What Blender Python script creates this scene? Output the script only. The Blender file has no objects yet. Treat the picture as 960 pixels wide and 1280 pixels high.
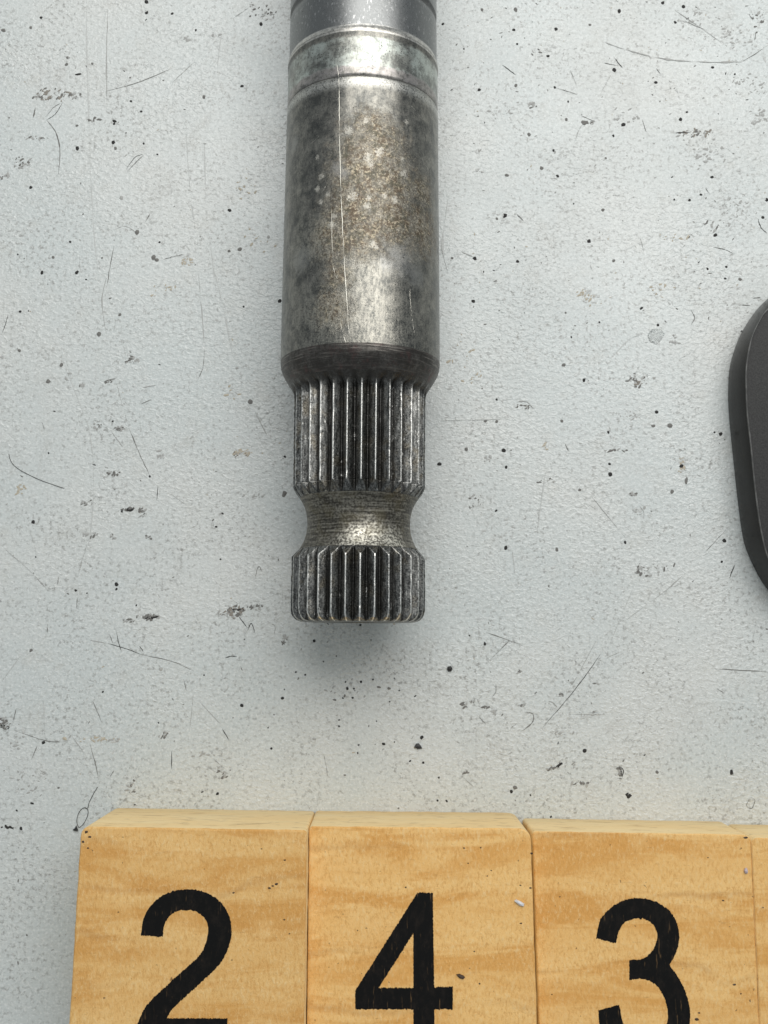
import bpy, bmesh, math, random
import numpy as np
from mathutils import Vector, Matrix

random.seed(7)
rng = np.random.default_rng(11)
SC = bpy.context.scene
COL = SC.collection

# ------------------------------------------------------------------ camera
F = 1300.0                       # focal length in photograph pixels (960 x 1280)
TILT = math.radians(7.0)
R = 0.0115                       # radius of the shaft body, metres
HC = 13.77 * R                   # height of the lens above the table
cam_d = bpy.data.cameras.new('camera')
cam_d.sensor_fit = 'VERTICAL'
cam_d.sensor_height = 36.0
cam_d.lens = F / 1280.0 * 36.0
cam_d.clip_start = 0.002
cam_d.clip_end = 20.0
cam = bpy.data.objects.new('camera', cam_d)
COL.objects.link(cam)
cam.location = (0, 0, HC)
cam.rotation_euler = (TILT, 0, 0)
SC.camera = cam

# ------------------------------------------------------------------ light
w = bpy.data.worlds.new('World')
SC.world = w
w.use_nodes = True
w.node_tree.nodes['Background'].inputs[0].default_value = (0.88, 0.96, 1.0, 1)
w.node_tree.nodes['Background'].inputs[1].default_value = 0.36


def area(name, loc, target, sx, sy, power, col):
    d = bpy.data.lights.new(name, 'AREA')
    d.shape = 'RECTANGLE'
    d.size, d.size_y = sx, sy
    d.energy = power
    d.color = col
    o = bpy.data.objects.new(name, d)
    COL.objects.link(o)
    o.location = loc
    o.rotation_euler = (Vector(target) - Vector(loc)).to_track_quat('-Z', 'Y').to_euler()
    return o


area('overhead_lamp', (0.085, 0.27, 0.385), (0.0, 0.02, 0.0), 0.50, 0.30, 1.86, (1.0, 0.985, 0.95))

SC.view_settings.view_transform = 'Standard'
SC.view_settings.look = 'None'
SC.view_settings.exposure = 0.0
SC.view_settings.gamma = 1.0
SC.view_settings.use_curve_mapping = False

# ------------------------------------------------------------------ helpers: where a photograph pixel lies in the place
CT, ST = math.cos(TILT), math.sin(TILT)


def ray(u, v):
    x, y = (u - 480.0) / F, (640.0 - v) / F
    return Vector((x, y * CT + ST, y * ST - CT))


def at(u, v, z=0.0):
    d = ray(u, v)
    t = (z - HC) / d.z
    return Vector((d.x * t, d.y * t, z))


def pix(p):
    q = Vector(p) - Vector((0, 0, HC))
    yc = q.y * CT + q.z * ST
    zc = -q.y * ST + q.z * CT
    return 480 + F * q.x / -zc, 640 - F * yc / -zc


def depth(p):
    q = Vector(p) - Vector((0, 0, HC))
    return q.y * ST - q.z * CT


PX = HC / F                      # about one photograph pixel on the table


def link(name, me, mat=None, parent=None, smooth=False):
    o = bpy.data.objects.new(name, me)
    COL.objects.link(o)
    if mat is not None:
        for m in (mat if isinstance(mat, (list, tuple)) else [mat]):
            me.materials.append(m)
    if parent is not None:
        o.parent = parent
    if smooth:
        for p in me.polygons:
            p.use_smooth = True
    return o


def mesh(name, verts, faces):
    me = bpy.data.meshes.new(name)
    me.from_pydata([tuple(v) for v in verts], [], faces)
    me.update()
    return me


def thing(o, label, cat, group=None):
    o['label'] = label
    o['category'] = cat
    if group:
        o['group'] = group
    return o


def empty(name, loc, rz=0.0):
    o = bpy.data.objects.new(name, None)
    COL.objects.link(o)
    o.empty_display_size = 0.005
    o.location = loc
    o.rotation_euler = (0, 0, rz)
    return o


def catmull(pts, n, closed=False):
    P = [np.array(p, float) for p in pts]
    m = len(P)
    out = []
    segs = m if closed else m - 1
    for i in range(segs):
        p1, p2 = P[i], P[(i + 1) % m]
        p0 = P[i - 1] if (closed or i > 0) else 2 * p1 - p2
        p3 = P[(i + 2) % m] if (closed or i + 2 < m) else 2 * p2 - p1
        for k in range(n):
            t = k / n
            out.append(0.5 * (2 * p1 + (p2 - p0) * t + (2 * p0 - 5 * p1 + 4 * p2 - p3) * t * t + (3 * p1 - p0 - 3 * p2 + p3) * t ** 3))
    if not closed:
        out.append(P[-1])
    return out


# ------------------------------------------------------------------ node helpers
class NT:
    def __init__(s, name):
        s.m = bpy.data.materials.new(name)
        s.m.use_nodes = True
        s.t = s.m.node_tree
        s.b = s.t.nodes['Principled BSDF']

    def n(s, kind, **kw):
        x = s.t.nodes.new(kind)
        for k, v in kw.items():
            setattr(x, k, v)
        return x

    def put(s, sock, val):
        if isinstance(val, bpy.types.NodeSocket):
            s.t.links.new(val, sock)
        elif val is not None:
            if sock.type == 'RGBA' and len(val) == 3:
                val = (*val, 1)
            sock.default_value = val

    def coord(s, scale=(1000, 1000, 1000), rot=(0, 0, 0), loc=(0, 0, 0)):
        c = s.n('ShaderNodeTexCoord')
        mp = s.n('ShaderNodeMapping')
        s.put(mp.inputs['Vector'], c.outputs['Object'])
        mp.inputs['Scale'].default_value = scale
        mp.inputs['Rotation'].default_value = rot
        mp.inputs['Location'].default_value = loc
        return mp.outputs[0]

    def noise(s, vec, scale, detail=3, rough=0.55, dist=0.0):
        x = s.n('ShaderNodeTexNoise')
        s.put(x.inputs['Vector'], vec)
        x.inputs['Scale'].default_value = scale
        x.inputs['Detail'].default_value = detail
        x.inputs['Roughness'].default_value = rough
        x.inputs['Distortion'].default_value = dist
        return x.outputs[0]

    def voro(s, vec, scale, feature='F1', rand=1.0):
        x = s.n('ShaderNodeTexVoronoi', feature=feature)
        s.put(x.inputs['Vector'], vec)
        x.inputs['Scale'].default_value = scale
        x.inputs['Randomness'].default_value = rand
        return x.outputs['Distance']

    def math(s, op, a, b=None, clamp=False):
        x = s.n('ShaderNodeMath', operation=op, use_clamp=clamp)
        s.put(x.inputs[0], a)
        s.put(x.inputs[1], b)
        return x.outputs[0]

    def ramp(s, fac, lo, hi, a=0.0, b=1.0):
        x = s.n('ShaderNodeMapRange', interpolation_type='SMOOTHSTEP')
        s.put(x.inputs[0], fac)
        x.inputs[1].default_value = lo
        x.inputs[2].default_value = hi
        x.inputs[3].default_value = a
        x.inputs[4].default_value = b
        return x.outputs[0]

    def mix(s, fac, a, b, mode='MIX'):
        x = s.n('ShaderNodeMix', data_type='RGBA', blend_type=mode)
        s.put(x.inputs[0], fac)
        s.put(x.inputs[6], a)
        s.put(x.inputs[7], b)
        return x.outputs[2]

    def bump(s, h, strength, dist, prev=None):
        x = s.n('ShaderNodeBump')
        x.inputs['Strength'].default_value = strength
        x.inputs['Distance'].default_value = dist
        s.put(x.inputs['Height'], h)
        if prev is not None:
            s.put(x.inputs['Normal'], prev)
        return x.outputs[0]

    def out(s, col, rough, metal=0.0, normal=None, spec=None):
        s.put(s.b.inputs['Base Color'], col)
        s.put(s.b.inputs['Roughness'], rough)
        s.put(s.b.inputs['Metallic'], metal)
        if normal is not None:
            s.put(s.b.inputs['Normal'], normal)
        if spec is not None:
            s.put(s.b.inputs['Specular IOR Level'], spec)
        return s.m


def plain(name, col, rough, metal=0.0, spec=0.5):
    n = NT(name)
    v = n.coord()
    k = n.noise(v, 3.0, 3)
    c = n.mix(k, tuple(x * 0.7 for x in col), tuple(min(1, x * 1.3) for x in col))
    return n.out(c, rough, metal, None, spec)


# ------------------------------------------------------------------ the table top
def table_material():
    n = NT('painted_metal')
    v = n.coord()
    big = n.noise(v, 0.035, 4, 0.6)
    mid = n.noise(v, 0.22, 5, 0.65)
    grain = n.noise(v, 1.5, 4, 0.65)
    c = n.mix(n.ramp(big, 0.35, 0.7), (0.575, 0.612, 0.605), (0.635, 0.648, 0.628))
    c = n.mix(n.ramp(mid, 0.50, 0.78, 0, 0.35), c, (0.50, 0.485, 0.44))
    # dirt caught in the hollows of the paint
    hollow = n.ramp(grain, 0.32, 0.52, 1.0, 0.0)
    patch = n.ramp(n.noise(v, 0.10, 4, 0.65), 0.38, 0.66, 0.25, 0.85)
    c = n.mix(n.math('MULTIPLY', hollow, patch), c, (0.25, 0.245, 0.23))
    pale = n.ramp(n.noise(v, 2.6, 3, 0.6), 0.50, 0.64, 0, 0.65)
    smear = n.math('MULTIPLY', n.ramp(n.noise(n.coord((1000, 700, 1000), (0, 0, 0.5)), 0.16, 6, 0.72, 0.6), 0.54, 0.74, 0, 0.5), n.ramp(n.noise(v, 0.03, 2), 0.40, 0.60))
    c = n.mix(smear, c, (0.43, 0.425, 0.40))
    c = n.mix(pale, c, (0.73, 0.75, 0.74))
    fleck = n.ramp(n.noise(v, 3.4, 2, 0.5), 0.72, 0.80)
    c = n.mix(n.math('MULTIPLY', fleck, 0.55), c, (0.14, 0.135, 0.125))
    # wormy orange peel of the powder coat
    wv = n.coord((820, 1180, 1000), (0, 0, -0.8))
    peel = n.noise(wv, 1.45, 2, 0.5, 0.6)
    peel = n.math('MULTIPLY', n.ramp(peel, 0.36, 0.82), n.ramp(n.noise(v, 0.07, 3, 0.6), 0.36, 0.66, 0.30, 1.0))
    fine = n.noise(v, 4.2, 2, 0.5)
    nb = n.bump(peel, 0.55, 0.00014)
    nb = n.bump(fine, 0.45, 0.00005, nb)
    rough = n.ramp(n.noise(v, 0.06, 3), 0.3, 0.7, 0.26, 0.42)
    return n.out(c, rough, 0.0, nb, 0.6)


tb = bmesh.new()
bmesh.ops.create_cube(tb, size=1.0)
for vv in tb.verts:
    vv.co = Vector((vv.co.x * 0.9, vv.co.y * 0.9 + 0.02, vv.co.z * 0.004 - 0.002))
tme = bpy.data.meshes.new('table_top')
tb.to_mesh(tme)
table = link('table_top', tme, table_material())
table['kind'] = 'structure'
table['label'] = 'pale grey painted metal table top with scuffs and black specks'

# ------------------------------------------------------------------ marks on the table
INK = {
    'd': plain('black_dirt', (0.022, 0.021, 0.020), 0.75),
    'm': plain('grey_scuff', (0.17, 0.165, 0.155), 0.7),
    'g': plain('pale_scuff', (0.39, 0.39, 0.375), 0.6),
    'f': plain('faint_scuff', (0.53, 0.54, 0.525), 0.5),
    't': plain('tan_stain', (0.47, 0.42, 0.335), 0.6),
    'b': plain('brown_grime', (0.26, 0.235, 0.205), 0.7),
}


class Flecks:
    def __init__(s):
        s.v, s.f, s.mi = [], [], []
        s.keys = list(INK)

    def blob(s, u, v, r, key, asp=1.0, ang=0.0, rag=0.25, n=7, z0=0.00002, dome=0.25):
        c = at(u, v)
        k = len(s.v)
        rr = r * PX
        ca, sa = math.cos(ang), math.sin(ang)
        s.v.append((c.x, c.y, z0 + min(rr * dome, 0.00012)))
        for i in range(n):
            a = 2 * math.pi * i / n
            q = rr * (1 + rag * random.uniform(-1, 1))
            x, y = math.cos(a) * q * asp, math.sin(a) * q
            s.v.append((c.x + x * ca - y * sa, c.y + x * sa + y * ca, z0))
        for i in range(n):
            s.f.append((k, k + 1 + i, k + 1 + (i + 1) % n))
            s.mi.append(s.keys.index(key))

    def build(s, name, parent):
        me = mesh(name, s.v, s.f)
        o = link(name, me, [INK[k] for k in s.keys], parent)
        me.polygons.foreach_set('material_index', s.mi)
        o['kind'] = 'stuff'
        return o


FL = Flecks()


def region(ox, oy, sc):
    return lambda x, y: (ox + x / sc, oy + y / sc)


L1, L2, L3 = region(0, 0, 2.667), region(0, 340, 2.667), region(0, 680, 2.667)
R4, R5, R6 = region(540, 0, 2.2857), region(540, 360, 2.2857), region(340, 700, 1.548)
Z9 = region(560, 780, 4.0)
ZS = region(300, 760, 3.692)

DOTS = [
    (L1, [(137, 59, 2.3), (488, 6, 3), (489, 43, 2.5), (574, 46, 2), (870, 80, 2.6), (653, 101, 1.5), (308, 212, 1.8, 'm'), (103, 92, 2, 'm'),
          (12, 101, 3, 'm'), (807, 287, 2.5), (437, 338, 1.6), (471, 372, 2), (680, 324, 2.4, 'm'), (382, 404, 2.6), (380, 413, 2.2), (377, 475, 2.6),
          (479, 478, 1.8), (257, 494, 2.6), (103, 625, 2.3), (766, 701, 2.3), (234, 806, 1.6), (532, 807, 1.5), (177, 857, 2, 'm'), (140, 909, 2.2),
          (257, 907, 2.2), (764, 837, 2, 'm'), (800, 831, 3, 'm'), (512, 858, 3, 'm'), (522, 866, 3, 'm'), (457, 775, 3.4, 'm'), (405, 660, 2.6, 'g'),
          (895, 790, 2, 'g'), (525, 515, 1.5), (385, 495, 2, 'm'), (225, 192, 2, 'm'), (222, 215, 2.6, 'm'), (60, 848, 1.2), (257, 419, 1.8, 'm'),
          (340, 860, 1.4, 'm'), (287, 932, 1.2)]),
    (L2, [(67, 132, 2.2), (65, 262, 2.6, 'm'), (111, 833, 2.4), (330, 207, 2.8, 'm'), (400, 142, 2.6, 'm'), (742, 805, 1.5), (721, 849, 1.6),
          (376, 498, 1.6), (835, 432, 3.6, 'm'), (948, 740, 3.4, 'm'), (162, 604, 1.1), (500, 682, 1.5), (255, 3, 2.2), (140, 3, 2), (932, 97, 2.4),
          (812, 115, 1.5), (95, 130, 1), (205, 310, 2.6, 'm'), (160, 365, 3, 'm'), (790, 320, 2, 'g'), (720, 665, 1.1, 'm'), (950, 615, 1.6)]),
    (L3, [(388, 135, 2.7), (388, 150, 1.5), (253, 155, 1.6), (290, 164, 1.1), (343, 493, 1.4), (806, 538, 2), (942, 514, 2), (725, 832, 2),
          (145, 661, 2), (528, 596, 1.1), (56, 889, 1.2), (70, 949, 2), (450, 869, 1.1), (680, 437, 1.1), (455, 204, 1.2), (905, 682, 1.6),
          (103, 355, 2, 'm'), (536, 418, 2.6, 'g'), (215, 648, 2.8, 't'), (447, 788, 1.4, 'm'), (195, 813, 1.5, 'm'), (735, 51, 1.2)]),
    (R4, [(143, 28, 2.5, 'm'), (238, 28, 3, 'm'), (31, 69, 2), (234, 86, 2), (354, 83, 2.4), (535, 32, 2.8), (660, 8, 2.4), (718, 19, 2.8), (695, 64, 2),
          (451, 71, 2, 'm'), (243, 126, 1.5), (332, 160, 2), (521, 200, 2.8), (640, 236, 2.6), (802, 193, 2.2), (865, 212, 1.5), (240, 244, 2.4, 'm'),
          (135, 257, 2.3), (351, 250, 2), (389, 290, 1.5), (434, 351, 3.4, 'm'), (384, 341, 2.4, 'm'), (547, 356, 3.0), (710, 341, 2.8), (518, 388, 1.9),
          (347, 430, 2), (214, 501, 2.6, 'm'), (313, 480, 2.5, 'm'), (359, 503, 2), (768, 556, 2), (736, 571, 2), (800, 506, 2), (488, 600, 2.4, 'm'),
          (208, 616, 2.9), (185, 625, 2, 'm'), (809, 672, 2.8), (957, 571, 2.8), (945, 622, 2.3), (449, 689, 2.6), (122, 738, 2.8), (245, 747, 2.4),
          (787, 768, 1.6), (841, 762, 1.8), (880, 798, 2.4, 'm'), (838, 796, 1.5), (519, 745, 2, 'm'), (118, 860, 2.4), (58, 738, 2, 'm'),
          (277, 385, 2.4, 'm'), (728, 321, 1.5), (497, 452, 1.5, 'm'), (692, 570, 1.6), (91, 140, 1.2), (405, 582, 1.2)]),
    (R5, [(118, 38, 2.3), (598, 58, 2), (382, 71, 1.5, 'm'), (478, 98, 1.5), (646, 106, 2), (398, 140, 1.3), (377, 220, 2.6, 'm'), (434, 263, 2.4),
          (185, 319, 1.7), (642, 354, 2.5), (680, 393, 3.4, 'm'), (371, 380, 2, 'm'), (98, 460, 2.6, 'm'), (205, 464, 2.8), (20, 503, 2.8), (212, 512, 1.9),
          (504, 412, 2), (507, 503, 1.9), (509, 533, 2.8), (713, 509, 2.8), (825, 417, 2.6), (807, 412, 1.5), (686, 582, 2.5, 'm'), (183, 636, 1.6),
          (211, 742, 2.8), (357, 747, 2, 'm'), (836, 722, 2.7), (828, 782, 1.8), (552, 727, 1.9), (422, 577, 1.8, 'm'), (632, 394, 2.2, 'm'),
          (153, 380, 2, 'm'), (185, 382, 2, 'm')]),
    (R6, [(412, 162, 2), (605, 369, 2.6), (382, 146, 1.1), (21, 267, 1.5), (290, 343, 2.5), (215, 356, 1.8), (293, 391, 1.1), (323, 421, 1.5),
          (320, 465, 1.5), (338, 466, 1.5), (470, 440, 2.8, 'm'), (463, 448, 2.2), (690, 458, 2.4), (745, 410, 2, 'm'), (540, 497, 1.3), (500, 455, 1.1)]),
    (ZS, [(343, 152, 1.9), (198, 415, 1.7), (10, 450, 1.8), (495, 372, 1.9), (487, 341, 1.2), (525, 372, 1.2), (558, 340, 1.5), (614, 329, 1.4), (687, 371, 2.0, 'm'),
          (735, 381, 1.0), (475, 416, 1.2), (519, 414, 1.4), (457, 517, 1.2), (457, 545, 1.2), (548, 632, 1.1), (543, 669, 1.2), (785, 706, 1.4),
          (845, 714, 1.6), (302, 308, 1.3), (258, 296, 1.2), (385, 247, 1.0), (712, 324, 1.0), (605, 148, 0.9), (343, 605, 2.0, 'g'), (713, 618, 1.0),
          (665, 627, 1.7), (130, 552, 0.9), (690, 432, 1.1), (555, 78, 1.6), (630, 522, 0.9), (20, 145, 0.9), (205, 376, 0.9), (445, 222, 0.9)]),
]
for reg, ds in DOTS:
    for d in ds:
        u, v = reg(d[0], d[1])
        FL.blob(u, v, d[2] * 0.92, d[3] if len(d) > 3 else 'd', 1 + random.random() * 0.35, random.random() * 3)
FL.blob(97.5, 93, 1.6, 'd', 2.6, 0.1)
FL.blob(40, 1004, 1.2, 'd', 2.6, -0.25)
FL.blob(858, 601, 2.0, 'm', 2.0, 1.45)
FL.blob(914, 965, 1.7, 'd', 2.0, 1.4)

CLUSTERS = [
    (L1, [(175, 315, 80, 24, 60, 'b'), (120, 325, 22, 12, 14, 'm'), (120, 460, 45, 7, 18, 'm'), (70, 545, 42, 26, 30, 'm'), (20, 590, 22, 8, 12, 'm'),
          (250, 320, 25, 12, 14, 'm'), (870, 40, 60, 30, 34, 'm'), (620, 875, 22, 22, 26, 't'), (820, 620, 55, 70, 30, 't'), (310, 400, 35, 10, 12, 'm'),
          (870, 800, 60, 40, 16, 't'), (620, 130, 30, 12, 10, 'g'), (720, 120, 30, 12, 10, 'g'), (220, 180, 40, 25, 14, 'g')]),
    (L2, [(440, 295, 25, 14, 18, 'm'), (320, 515, 20, 14, 14, 'm'), (400, 520, 18, 9, 16, 'm'), (428, 792, 28, 8, 26, 'd'), (475, 805, 14, 20, 14, 'm'),
          (375, 672, 26, 11, 16, 'm'), (535, 610, 16, 15, 10, 'g'), (300, 770, 40, 12, 12, 'm'), (305, 875, 36, 11, 18, 'm'), (810, 600, 36, 11, 40, 't'),
          (800, 612, 34, 16, 16, 'b'), (850, 740, 55, 18, 16, 'g'), (550, 60, 55, 30, 18, 't'), (70, 720, 18, 24, 16, 't'), (270, 380, 20, 5, 8, 'm'),
          (130, 270, 40, 40, 12, 'f'), (60, 520, 60, 60, 16, 'f'), (230, 350, 16, 20, 10, 'g'), (360, 365, 16, 6, 8, 'm'), (770, 400, 30, 30, 12, 't'),
          (375, 880, 14, 8, 8, 'm'), (495, 885, 14, 8, 8, 'm'), (280, 770, 14, 8, 8, 'm')]),
    (L3, [(505, 243, 45, 12, 50, 'm'), (500, 245, 30, 7, 18, 'd'), (430, 257, 22, 7, 12, 'm'), (775, 228, 50, 18, 60, 'b'), (790, 220, 26, 16, 16, 'd'),
          (850, 210, 26, 11, 20, 'm'), (15, 600, 22, 20, 30, 'm'), (15, 608, 16, 10, 12, 'd'), (545, 640, 18, 13, 18, 'm'), (330, 650, 90, 11, 22, 't'),
          (25, 945, 28, 3, 12, 'd'), (440, 820, 30, 20, 12, 'm'), (60, 660, 40, 30, 14, 'g'), (640, 690, 60, 30, 14, 'g'), (950, 320, 14, 20, 14, 'm'),
          (100, 800, 80, 60, 30, 'g'), (380, 655, 22, 8, 12, 'g'), (740, 770, 70, 30, 14, 'm')]),
    (R4, [(750, 380, 55, 11, 46, 'b'), (780, 430, 60, 60, 60, 'g'), (285, 300, 18, 11, 14, 'm'), (350, 440, 60, 30, 26, 'f'), (930, 330, 30, 30, 26, 'g'),
          (200, 620, 60, 25, 18, 'f'), (130, 430, 22, 6, 10, 'g'), (135, 488, 18, 6, 10, 'g'), (450, 840, 40, 20, 26, 't'), (690, 680, 60, 11, 20, 't'),
          (900, 240, 50, 40, 34, 'g'), (850, 110, 80, 40, 44, 'g'), (860, 600, 70, 40, 44, 'g'), (560, 330, 60, 30, 22, 'g'), (300, 150, 60, 60, 22, 'f'),
          (270, 830, 70, 14, 14, 'f'), (740, 50, 60, 30, 30, 'g'), (790, 640, 60, 20, 16, 'm'), (450, 350, 20, 6, 12, 'm'), (930, 60, 20, 40, 12, 'm'),
          (650, 830, 50, 20, 14, 't'), (200, 320, 70, 10, 12, 'g')]),
    (R5, [(120, 255, 32, 18, 18, 't'), (450, 30, 40, 20, 24, 't'), (590, 262, 70, 16, 22, 'm'), (595, 275, 20, 10, 10, 'b'), (690, 150, 24, 24, 10, 'g'),
          (575, 590, 14, 7, 10, 'm'), (165, 490, 18, 11, 12, 'g'), (713, 505, 14, 34, 40, 't'), (180, 670, 50, 50, 16, 'f'), (565, 365, 28, 20, 14, 'g'),
          (590, 640, 22, 20, 12, 'g'), (320, 440, 14, 30, 10, 't'), (540, 465, 60, 4, 16, 'm'), (330, 550, 40, 10, 10, 'm'), (100, 200, 90, 60, 22, 't'),
          (120, 610, 30, 20, 12, 'm'), (640, 800, 60, 20, 16, 'm'), (260, 340, 34, 9, 14, 'm')]),
    (R6, [(715, 20, 18, 18, 16, 'm'), (150, 250, 60, 30, 18, 'm'), (620, 297, 34, 5, 18, 'g')]),
    (Z9, [(75, 402, 16, 16, 22, 'm'), (122, 385, 16, 10, 10, 'm'), (188, 416, 16, 6, 10, 'm'), (232, 440, 10, 14, 8, 'g'), (740, 297, 20, 5, 8, 'm'),
          (730, 440, 18, 6, 10, 'm'), (380, 405, 28, 6, 10, 'm'), (560, 705, 18, 12, 10, 'd'), (510, 725, 30, 9, 12, 'm'), (90, 742, 16, 8, 7, 'm'),
          (355, 237, 14, 12, 10, 'm'), (570, 355, 14, 10, 8, 'm'), (660, 800, 50, 14, 14, 'm'), (900, 855, 18, 8, 10, 'd'), (600, 545, 80, 12, 20, 'g'),
          (680, 470, 90, 12, 22, 'f'), (860, 740, 10, 34, 14, 'm')]),
]
for reg, cs in CLUSTERS:
    for (x, y, rx, ry, n, key) in cs:
        drift = random.uniform(-0.5, 0.5)
        for i in range(n):
            a, q = random.random() * 6.283, math.sqrt(random.random()) * random.uniform(0.55, 1.1)
            dx, dy = math.cos(a) * rx * q, math.sin(a) * ry * q
            u, v = reg(x + dx, y + dy + drift * dx * min(1, ry / rx))
            kk = {'m': 'mmgg', 'd': 'ddm', 'b': 'bbgm', 'g': 'gfg', 't': 'ttf', 'f': 'f'}[key]
            FL.blob(u, v, random.uniform(0.45, 1.45) ** 1.4, random.choice(kk), random.uniform(1, 2.6), random.gauss(0.5, 0.6), 0.4, 6)
# fine dust everywhere, a little thicker to the right
for i in range(950):
    u, v = random.uniform(-40, 1000), random.uniform(-40, 1300)
    if random.random() < 0.35:
        u = random.uniform(560, 1000); v = random.uniform(-20, 420)
    key = random.choices('dmgft', (0.06, 0.30, 0.34, 0.20, 0.10))[0]
    r_ = random.uniform(0.35, 0.9) if key != 'f' else random.uniform(0.7, 1.7)
    FL.blob(u, v, r_, key, random.uniform(1, 3.2), random.gauss(0.55, 0.8), 0.35, 6)
FL.build('dirt_speckle', table)

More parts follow.
